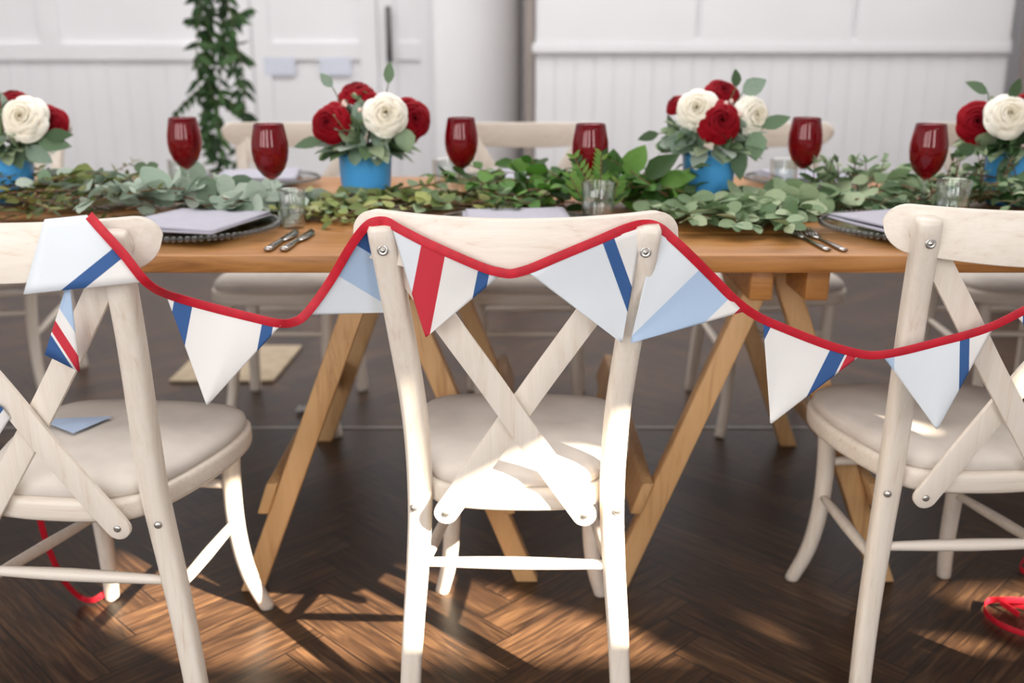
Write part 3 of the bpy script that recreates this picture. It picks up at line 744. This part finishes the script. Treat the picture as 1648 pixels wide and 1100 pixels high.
# ------------------------------------------------------------------ bouquets
def rose_mesh(seed):
    r = random.Random(seed); bm = bmesh.new(); cl = bm.loops.layers.float_color.new('Col')
    # petals per layer, radius, height, outward roll of the lip, drop of the lip
    layers = [(2, .0035, .0345, .002, .0005), (3, .0068, .0345, .0035, .001), (3, .0105, .034, .005, .0018), (4, .0150, .033, .006, .0025), (4, .0195, .031, .0075, .004),
              (5, .0240, .028, .009, .006), (5, .0285, .024, .0105, .008), (6, .0325, .018, .012, .010), (6, .0355, .010, .013, .009)]
    for li, (n, R, hgt, roll, drop) in enumerate(layers):
        for k in range(n):
            a0 = 2*pi*k/n+li*.85+r.uniform(-.2, .2); half = pi/n*1.28; q = li/8
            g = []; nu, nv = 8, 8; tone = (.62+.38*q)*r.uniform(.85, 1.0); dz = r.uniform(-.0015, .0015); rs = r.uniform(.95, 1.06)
            for j in range(nv+1):
                v = j/nv; row = []
                for i in range(nu+1):
                    u = i/nu*2-1; e = abs(u)**2.6
                    if v < .68: w = v/.68; rad = R*(.30+.70*w**.6); z = -.014+(hgt+dz+.014)*w; lip = 0
                    else: lip = (v-.68)/.32; rad = R+roll*lip*(1-.55*e); z = hgt+dz-drop*lip**2
                    z -= e*(.004+.006*q)*v; rad = rad*rs+(.0022*(u+1)/2 if li else .001*(u+1))
                    a = a0+u*half*(.6+.4*min(1, v*1.6))
                    row.append(bm.verts.new((rad*cos(a), rad*sin(a), z)))
                g.append(row)
            for j in range(nv):
                for i in range(nu):
                    f = bm.faces.new((g[j][i], g[j][i+1], g[j+1][i+1], g[j+1][i])); f.smooth = True
                    for lp, jj in zip(f.loops, (j, j, j+1, j+1)):
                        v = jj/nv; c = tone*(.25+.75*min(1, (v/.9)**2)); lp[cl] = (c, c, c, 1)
    bmesh.ops.create_uvsphere(bm, u_segments=10, v_segments=6, radius=.012, matrix=Matrix.Translation((0, 0, -.012)) @ Matrix.Diagonal((1.3, 1.3, .6, 1)))
    return bm
rose_data = {}
for cname in ('rose_red', 'rose_white'):
    for s in (1, 2):
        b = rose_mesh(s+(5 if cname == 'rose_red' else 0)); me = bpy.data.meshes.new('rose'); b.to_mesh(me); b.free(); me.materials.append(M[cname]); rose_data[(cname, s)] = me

bm = bmesh.new(); lathe(bm, [(0, -.005), (.0035, -.003), (.0045, 0), (.0035, .004), (.001, .0055), (0, .005)], 10); BUD = bpy.data.meshes.new('bud'); bm.to_mesh(BUD); bm.free(); BUD.materials.append(M['berry'])
def bouquet(label, u, Y, roses, seed, fx=1.0, leaves=(), pal=None):
    r = random.Random(seed); x = at(u, Y)
    t = thing('flower_arrangement', label, 'flowers', (x, Y, ZT), 0, 'rose bouquets in blue pots')
    bm = bmesh.new(); lathe(bm, [(0, 0), (.046, 0), (.052, .004), (.0595, .05), (.0625, .108), (.0640, .113), (.0645, .118), (.062, .120), (.060, .116), (.056, .06), (.048, .012), (0, .010)], 40)
    link('pot', bm, M['pot'], t)
    lf = leafbm(); st = bmesh.new(); pal = pal or (G['silver']+G['euca'])
    L0 = Vector((x, Y, ZT))
    # foliage dome and collar
    for i in range(120):
        a = r.uniform(0, 2*pi); e = r.uniform(-.1, 1.35); rad = r.uniform(.07, .095)
        p = Vector((cos(a)*cos(e)*rad*1.25, sin(a)*cos(e)*rad, .145+sin(e)*rad*.95))
        d = p-Vector((0, 0, .12)); d.normalize()
        L = r.uniform(.042, .066)
        add_leaf(lf, p*.72+Vector((0, 0, .03)), d+rv(r, .5), d+rv(r, .5)+Vector((0, 0, .3)), L, L*r.uniform(.55, .78), r.choice(pal), r.choice(['round', 'ovate']), r.uniform(0, .3))
    for i in range(40):
        a = r.uniform(0, 2*pi); p = Vector((cos(a)*.055, sin(a)*.055, .128+r.uniform(0, .012)))
        L = r.uniform(.05, .072)
        add_leaf(lf, p, Vector((cos(a), sin(a), r.uniform(-.22, .3)))+rv(r, .15), Vector((cos(a)*.4, sin(a)*.4, 1))+rv(r, .3), L, L*.62, r.choice(pal), r.choice(['round', 'ovate']), .3)
    for (lu, lv, du, dv, L, W, c) in leaves:
        p = P(lu, lv, Y-.05)-L0; add_leaf(lf, p, Vector((du, -.1, -dv)), Vector((r.uniform(-.3, .3), -1, .5)), L, W, c, 'ovate', .1); sweep(st, [Vector((p.x*.3, p.y*.3+.01, .13)), Vector((p.x*.8, p.y*.6+.01, .06+p.z*.65)), p], .0013, 5)
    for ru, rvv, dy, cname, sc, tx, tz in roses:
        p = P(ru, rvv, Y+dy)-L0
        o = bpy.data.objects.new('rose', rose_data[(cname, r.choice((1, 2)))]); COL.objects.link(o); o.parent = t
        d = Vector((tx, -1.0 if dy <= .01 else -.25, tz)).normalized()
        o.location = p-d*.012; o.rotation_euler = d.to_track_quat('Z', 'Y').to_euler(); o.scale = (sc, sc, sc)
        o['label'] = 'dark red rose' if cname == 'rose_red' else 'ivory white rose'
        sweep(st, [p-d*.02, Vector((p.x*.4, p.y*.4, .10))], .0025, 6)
    for i in range(3):
        a = r.uniform(-.8, .8); b0 = Vector((r.uniform(-.03, .03), r.uniform(-.03, .03), .17))
        sprig(lf, st, b0, (a, r.uniform(-.2, .2), 1), .10, r, pal, .028, .02, 'round', .026, .1)
    link('foliage', lf, M['leaf'], t); link('stems', st, M['stem'], t)
    for i in range(9):
        a = r.uniform(0, 2*pi); e = r.uniform(.5, 1.3); q = Vector((cos(a)*cos(e)*.09, sin(a)*cos(e)*.09-.02, .155+sin(e)*.095))
        o = bpy.data.objects.new('bud', BUD); COL.objects.link(o); o.parent = t; o.location = q; k = r.uniform(.8, 1.4); o.scale = (k, k, k)
    return t
DG, SG, EG = srgb(72, 96, 66), srgb(138, 160, 142), srgb(104, 130, 100)
bouquet('rose bouquet in a blue pot at the left edge, one ivory rose in front', 8, 2.42,
        [(38, 190, -.06, 'rose_white', 1.15, .1, .35), (78, 197, .0, 'rose_red', .95, .5, .3), (-20, 200, -.04, 'rose_red', 1.1, -.3, .3), (20, 160, .05, 'rose_red', .9, 0, .9)], 31,
        leaves=((60, 228, 1, .1, .08, .04, EG), (40, 238, .8, .4, .07, .045, SG), (20, 232, .2, .8, .06, .04, EG), (70, 220, 1, -.1, .07, .035, DG)))
bouquet('blue pot bouquet left of the middle, three red roses around one ivory rose', 588, 2.40,
        [(531, 198, -.06, 'rose_red', 1.0, -.3, .25), (621, 184, -.07, 'rose_white', 1.1, .15, .3), (662, 192, -.02, 'rose_red', 1.1, .55, .2), (573, 148, .02, 'rose_red', .95, -.1, .9), (590, 190, .06, 'rose_white', 1.0, -.3, .9)], 32,
        leaves=((575, 165, .1, 1, .07, .035, SG), (560, 215, .5, .6, .06, .05, SG), (605, 205, .3, 1, .06, .04, SG), (650, 205, .1, 1, .06, .05, srgb(150, 174, 140)), (520, 225, -1, .2, .07, .03, EG), (625, 135, .1, -1, .05, .025, EG), (535, 140, -.5, -.6, .04, .025, SG)))
bouquet('blue pot bouquet right of the middle, red rose between two ivory ones', 1141, 2.41,
        [(1122, 176, -.06, 'rose_white', 1.05, -.25, .35), (1159, 196, -.08, 'rose_red', 1.05, .05, .3), (1212, 186, -.04, 'rose_white', 1.0, .4, .2), (1163, 150, .0, 'rose_red', .9, .05, .8), (1085, 165, .03, 'rose_red', .6, -.5, .5)], 33,
        leaves=((1215, 210, .1, 1, .07, .055, srgb(140, 168, 136)), (1185, 235, .2, 1, .08, .045, EG), (1195, 150, .8, -.5, .06, .045, SG), (1185, 140, -.1, -1, .04, .025, DG), (1110, 200, -.2, 1, .06, .045, SG), (1095, 210, -.2, 1, .06, .045, SG), (1060, 215, -.8, .2, .05, .025, DG), (1225, 205, 1, -.4, .07, .035, EG)))
bouquet('rose bouquet at the right edge, leafy sprigs trailing over its blue pot', 1630, 2.40,
        [(1574, 196, -.01, 'rose_red', 1.05, -.5, .2), (1622, 186, -.07, 'rose_white', 1.1, -.1, .4), (1660, 180, -.02, 'rose_red', 1.0, .3, .5)], 34,
        leaves=((1600, 200, 1, .1, .07, .045, EG), (1620, 215, 1, .2, .07, .04, DG), (1570, 235, -.5, .2, .06, .035, DG), (1590, 150, -.8, -.4, .06, .03, EG), (1625, 160, .3, -.8, .05, .03, DG), (1630, 250, -.4, .8, .07, .035, EG), (1620, 270, .4, .8, .06, .035, SG), (1640, 240, -.5, .8, .07, .035, EG)),
        pal=G['euca']+G['ruscus'][:2])

# ------------------------------------------------------------------ bunting
WH, PB, LB, BL, RD = srgb(248, 247, 245), srgb(240, 246, 251), srgb(194, 217, 241), srgb(62, 104, 164), srgb(216, 58, 74)
bt = thing('bunting', 'red-taped bunting of white, blue and red striped pennants strung across the three near chairs', 'bunting', (0, 1.44, .8))
def stripe_mat(n, nx, ny, stops):
    k = NT('pennant_stripes'); k.set(Roughness=0.75)
    lo, hi = min(s for s, _ in stops if s is not None)-40, max(s for s, _ in stops if s is not None)+300
    uv = k.n('ShaderNodeUVMap', uv_map='cloth')
    dp = k.n('ShaderNodeVectorMath', operation='DOT_PRODUCT'); dp.inputs[1].default_value = (nx, ny, 0); k.l(uv.outputs['UV'], dp.inputs[0])
    mr = k.n('ShaderNodeMapRange'); mr.inputs['From Min'].default_value = lo; mr.inputs['From Max'].default_value = hi; k.l(dp.outputs['Value'], mr.inputs['Value'])
    st = []; prev = 0.0
    for s, c in stops:
        st.append((prev, c)); prev = (s-lo)/(hi-lo)
    r = k.ramp(st, 'CONSTANT'); k.l(mr.outputs['Result'], r.inputs['Fac'])
    no = k.n('ShaderNodeTexNoise'); no.inputs['Scale'].default_value = 260
    mp = k.n('ShaderNodeMapRange'); mp.inputs['To Min'].default_value = .93; mp.inputs['To Max'].default_value = 1.06; k.l(no.outputs['Fac'], mp.inputs['Value'])
    hs = k.n('ShaderNodeHueSaturation'); k.l(mp.outputs['Result'], hs.inputs['Value']); k.l(r.outputs['Color'], hs.inputs['Color'])
    k.l(hs.outputs['Color'], k.b.inputs['Base Color'])
    tr = k.n('ShaderNodeBsdfTranslucent'); k.l(hs.outputs['Color'], tr.inputs['Color'])
    mx = k.n('ShaderNodeMixShader'); mx.inputs['Fac'].default_value = 0.25
    k.l(k.b.outputs['BSDF'], mx.inputs[1]); k.l(tr.outputs['BSDF'], mx.inputs[2]); k.l(mx.outputs['Shader'], k.out.inputs['Surface'])
    k.bump(no.outputs['Fac'], .08, .0005)
    return k.m
BO = Vector((0, 1.44, .8))
def flag(n, top, tip, nx, ny, stops, wave=.004, name='pennant', tipw=.012):
    """top: list of (u, v, Y); tip: (u, v, Y)"""
    bm = bmesh.new(); uvl = bm.loops.layers.uv.new('cloth'); N, T = 20, 18; g = []; uvs = {}
    tp = catmull([Vector(q) for q in top], 8)
    for j in range(T+1):
        t = j/T; row = []
        for i in range(N+1):
            s = i/N; a = s*(len(tp)-1); k = min(int(a), len(tp)-2); q = tp[k].lerp(tp[k+1], a-k)
            tt = t*(1-tipw)
            c = q.lerp(Vector(tip), tt)
            Y = c.z+.0022+wave*sin(s*5+n)*t*(1-t)*2.5+wave*sin(3*s+2*t+n)*.5*t
            v = bm.verts.new(P(c.x, c.y, Y)-BO); uvs[v] = (c.x, c.y); row.append(v)
        g.append(row)
    for j in range(T):
        for i in range(N): bm.faces.new((g[j][i], g[j][i+1], g[j+1][i+1], g[j+1][i]))
    for f in bm.faces:
        for lp in f.loops: lp[uvl].uv = uvs[lp.vert]
    o = link(name, bm, stripe_mat(n, nx, ny, stops), bt)
    s = o.modifiers.new('solid', 'SOLIDIFY'); s.thickness = .0008
    return o
END = 9999
# colours run: list of (value where this colour ends, colour)
def FS(*a): return list(a)
flag(2, [(268, 477, 1.375), (340, 499, 1.39), (400, 513, 1.395), (452, 524, 1.40)], (333, 653, 1.38), .983, .184, FS((362, WH), (393, BL), (509.5, WH), (527.5, BL), (800, WH)))
flag(3, [(494, 507, 1.425), (530, 458, 1.43), (565, 398, 1.416), (592, 364, 1.404)], (625, 503, 1.485), -.517, .856, FS((40, BL), (96, LB), (400, PB)), .002)  # dark blue corner by the post paints shadow into the cloth
flag(4, [(630, 364, 1.398), (680, 391, 1.380), (730, 414, 1.368), (808, 441, 1.364)], (685, 544, 1.405), .98, .19, FS((739, PB), (780, RD), (836, WH), (853, BL), (1200, PB)), .002)
flag(5, [(853, 441, 1.357), (900, 415, 1.361), (960, 391, 1.370), (1034, 366, 1.384)], (1001, 553, 1.398), .94, -.34, FS((778, PB), (797.5, BL), (1300, WH)), .002)
flag(6, [(1056, 372, 1.398), (1110, 412, 1.405), (1150, 453, 1.42), (1196, 502, 1.43)], (1014, 553, 1.398), .70, .714, FS((1097, PB), (1163, LB), (1185, WH), (1500, RD)), .003)
flag(7, [(1228, 519, 1.445), (1270, 535, 1.45), (1330, 558, 1.455), (1384, 573, 1.46)], (1240, 683, 1.45), .894, .447, FS((1342, BL), (1444, WH), (1468, BL), (1473, WH), (1487, RD), (1900, WH)))
flag(8, [(1422, 575, 1.46), (1480, 561, 1.46), (1540, 546, 1.46), (1598, 528, 1.46)], (1508, 692, 1.455), 1, .02, FS((1450.5, LB), (1552.5, PB), (1568.5, BL), (1900, WH)))
flag(9, [(1636, 510, 1.46), (1700, 480, 1.455), (1780, 432, 1.45)], (1730, 610, 1.45), 1, 0, FS((1645, WH), (1672, BL), (1700, WH), (1725, RD), (2000, WH)))
# pennant twisted on the cross of the left chair, one lying on its seat, one at its far side
def quadflag(n, A, B, C, D, nx, ny, stops, lab=None):
    bm = bmesh.new(); uvl = bm.loops.layers.uv.new('cloth'); g = []; N = 8
    for j in range(N+1):
        row = []
        for i in range(N+1):
            s, t = i/N, j/N; q = Vector(A).lerp(Vector(B), s).lerp(Vector(D).lerp(Vector(C), s), t)
            v = bm.verts.new(P(q.x, q.y, q.z+.002*sin(4*s+2*t))-BO); row.append((v, (q.x, q.y)))
        g.append(row)
    for j in range(N):
        for i in range(N):
            cs = (g[j][i], g[j][i+1], g[j+1][i+1], g[j+1][i]); f = bm.faces.new([c[0] for c in cs])
            for lp, c in zip(f.loops, cs): lp[uvl].uv = c[1]
    o = link('pennant', bm, stripe_mat(n, nx, ny, stops), bt); s = o.modifiers.new('solid', 'SOLIDIFY'); s.thickness = .0008
    if lab: o['label'] = lab
    return o
quadflag(1, (72, 353, 1.330), (140, 346, 1.327), (230, 454, 1.323), (38, 474, 1.318), .63, .78, FS((426, PB), (446.5, BL), (700, WH)), 'pale blue pennant draped over the left chair rail')
quadflag(10, (106, 462, 1.335), (113, 462, 1.335), (129, 599, 1.355), (72, 571, 1.352), .84, -.543, FS((-225, BL), (-220, WH), (-206, RD), (-190, WH), (-100, LB)), 'striped pennant twisted on the cross slat')
o = bpy.data.objects.get('pennant')
# on the seat
bm = bmesh.new(); uvl = bm.loops.layers.uv.new('cloth'); pts = []
zs = .479
for u, v in ((62, 676), (182, 671), (118, 698)):
    d = P(u, v, 1.0)-Vector((0, 0, H)); pts.append(Vector((0, 0, H))+d*((zs-H)/d.z)-BO)
f = bm.faces.new([bm.verts.new(p) for p in pts])
o = link('pennant', bm, plain('pale_blue_cloth', srgb(178, 198, 226), .8), bt, False); s = o.modifiers.new('solid', 'SOLIDIFY'); s.thickness = .001
o['label'] = 'pale blue pennant lying on the seat'
quadflag(12, (-28, 640, 1.40), (2, 655, 1.405), (17, 672, 1.41), (-14, 722, 1.41), .8, .6, FS((400, BL), (700, WH)), 'pennant hanging at the left edge')

def tape(name, pts, w=.0066, parent=bt, org=BO, n=8, thick=.0011):
    path = catmull([P(*q) if len(q) == 3 else Vector(q[:3]) for q in pts], n)
    bm = bmesh.new(); cols = []
    N = len(path)
    for i, p in enumerate(path):
        t = (path[min(i+1, N-1)]-path[max(i-1, 0)]).normalized()
        side = Vector((0, 1, 0)).cross(t); side = side.normalized() if side.length > 1e-3 else Vector((0, 0, 1))
        nn = t.cross(side).normalized()
        q = p-org
        cols.append([q+side*w-nn*thick, q+side*w+nn*thick, q-side*w+nn*thick, q-side*w-nn*thick])
    board(bm, cols); return link(name, bm, M['ribbon'], parent, True, .0006)
tape('tape', [(143, 347, 1.326), (165, 372, 1.318), (200, 411, 1.317), (232, 451, 1.322), (257, 469, 1.345), (290, 481, 1.375), (340, 495, 1.39), (400, 510, 1.395), (445, 520, 1.40), (472, 519, 1.415), (494, 504, 1.424), (530, 455, 1.43), (565, 396, 1.414),
              (588, 366, 1.402), (604, 357, 1.401), (622, 357, 1.404), (640, 367, 1.395), (680, 388, 1.379), (730, 411, 1.367), (780, 432, 1.363), (806, 439, 1.361), (822, 441, 1.360), (840, 437, 1.360), (860, 430, 1.359), (900, 413, 1.362), (960, 388, 1.371), (1010, 367, 1.384), (1040, 361, 1.402), (1062, 367, 1.404),
              (1082, 384, 1.402), (1110, 410, 1.405), (1150, 450, 1.42), (1185, 485, 1.43), (1220, 510, 1.442), (1270, 532, 1.45), (1330, 555, 1.455), (1380, 569, 1.459), (1410, 572, 1.461), (1450, 566, 1.461), (1510, 551, 1.461), (1560, 538, 1.461), (1600, 524, 1.461), (1648, 500, 1.458), (1720, 462, 1.45)])
# loose ends of the tape on the floor
def floorp(u, v, z=.008):
    d = P(u, v, 1.0)-Vector((0, 0, H)); return tuple(Vector((0, 0, H))+d*((z-H)/d.z))
def ftape(name, pts, lab):
    path = catmull([Vector(p) for p in pts], 10); bm = bmesh.new(); cols = []; N = len(path)
    for i, p in enumerate(path):
        t = (path[min(i+1, N-1)]-path[max(i-1, 0)]).normalized(); up = Vector((0, 0, 1)); up = (up-t*up.dot(t))
        up = up.normalized() if up.length > .05 else Vector((1, 0, 0)); nn = t.cross(up).normalized()*.0011; q = p-BO; w = up*.0065
        cols.append([q+w-nn, q+w+nn, q-w+nn, q-w-nn])
    board(bm, cols); o = link(name, bm, M['ribbon'], bt, True, .0006); o['label'] = lab
tape('tape', [(58, 805, 1.71), (68, 850, 1.74), (82, 893, 1.77), (103, 935, 1.82), (128, 961, 1.86), (150, 966, 1.855), (173, 952, 1.88)])['label'] = 'red tape end hanging to the floor'
lp = thing('red_ribbon', 'loop of red ribbon lying on the floor at the right edge', 'ribbon', (*floorp(1620, 990, 0)[:2], 0))
bt_, BO_ = bt, BO
bt, BO = lp, Vector(lp.location)
ftape('loop', [floorp(1665, 968, .03), floorp(1620, 966, .025), floorp(1590, 968, .012), floorp(1585, 984, .01), floorp(1605, 1003, .01), floorp(1640, 1018, .01), floorp(1670, 1025, .01)], 'red ribbon loop')
ftape('loop', [floorp(1675, 985, .01), floorp(1640, 975, .012), floorp(1610, 968, .015), floorp(1640, 990, .01)], 'inner curl')
ftape('loop', [floorp(1670, 930, .01), floorp(1642, 915, .012), floorp(1655, 895, .012), floorp(1675, 890, .01)], 'second curl')
bt, BO = bt_, BO_

# ------------------------------------------------------------------ odds and ends on the floor
pts = [Vector(floorp(u, v, 0)) for u, v in ((272, 617), (440, 617), (487, 560), (330, 560))]
bm = bmesh.new(); top = [bm.verts.new(p+Vector((0, 0, .012))) for p in pts]; bot = [bm.verts.new(p+Vector((0, 0, .001))) for p in pts]
bm.faces.new(top); bm.faces.new(bot[::-1])
for i in range(4): bm.faces.new((bot[i], bot[(i+1) % 4], top[(i+1) % 4], top[i]))
bmesh.ops.recalc_face_normals(bm, faces=bm.faces)
tag(link('floor_mat', bm, M['mat'], None, True, .004), 'beige square mat on the floor under the far left chair', 'mat')
q = Vector(floorp(488, 664, .0)); bm = bmesh.new(); r = random.Random(5); g = []
for j in range(6):
    g.append([bm.verts.new(q+Vector(((i-2.5)*.010*(1-.1*abs(j-2.5)), (j-2.5)*.010, .006+.010*r.random()))) for i in range(6)])
for j in range(5):
    for i in range(5): bm.faces.new((g[j][i], g[j][i+1], g[j+1][i+1], g[j+1][i]))
tag(link('tissue_scrap', bm, M['petal_w'], None, True), 'small crumpled white scrap on the floor under the table', 'litter')

# ------------------------------------------------------------------ light
w = bpy.data.worlds.new('sky'); SC.world = w; w.use_nodes = True
nt = w.node_tree; bg = nt.nodes['Background']; sky = nt.nodes.new('ShaderNodeTexSky'); sky.sky_type = 'NISHITA'; sky.sun_disc = False
sky.sun_elevation = radians(33); sky.sun_rotation = radians(135)
nt.links.new(sky.outputs['Color'], bg.inputs['Color']); bg.inputs['Strength'].default_value = 0.25
s = bpy.data.lights.new('sun', 'SUN'); s.energy = 42; s.angle = radians(0.6); s.color = (1, .86, .68)
so = bpy.data.objects.new('sun', s); COL.objects.link(so); so.rotation_euler = SUN.to_track_quat('-Z', 'Y').to_euler(); so.location = (5, -6, 6)
def area(name, loc, size, power, direction, color=(1, .97, .94)):
    l = bpy.data.lights.new(name, 'AREA'); l.shape = 'RECTANGLE'; l.size, l.size_y = size; l.energy = power; l.color = color
    o = bpy.data.objects.new(name, l); COL.objects.link(o); o.location = loc; o.rotation_euler = Vector(direction).to_track_quat('-Z', 'Y').to_euler(); return o
for a, b in WIN:
    area('window_light', ((a+b)/2, YF+.03, 1.68), (b-a-.04, 1.6), 31*(b-a), (0, 1, 0), (1, .97, .95))
area('overhead_fill', (0, 4.0, ZC-.05), (7, 2.4), 180, (0, 0, -1), (1, .98, .97))  # unseen fill lamp added to brighten the back wall
area('overhead_fill', (-.5, 1.2, ZC-.05), (4, 2), 25, (0, 0, -1), (1, .98, .97))  # weaker fill lamp, also added, over the near chairs

SC.view_settings.view_transform = 'Standard'
SC.view_settings.look = 'None'
SC.view_settings.exposure = 0.12
SC.cycles.use_denoising = True
SC.cycles.max_bounces = 10; SC.cycles.transmission_bounces = 10; SC.cycles.transparent_max_bounces = 8
SC.cycles.caustics_reflective = False; SC.cycles.caustics_refractive = False
SC.cycles.sample_clamp_indirect = 6
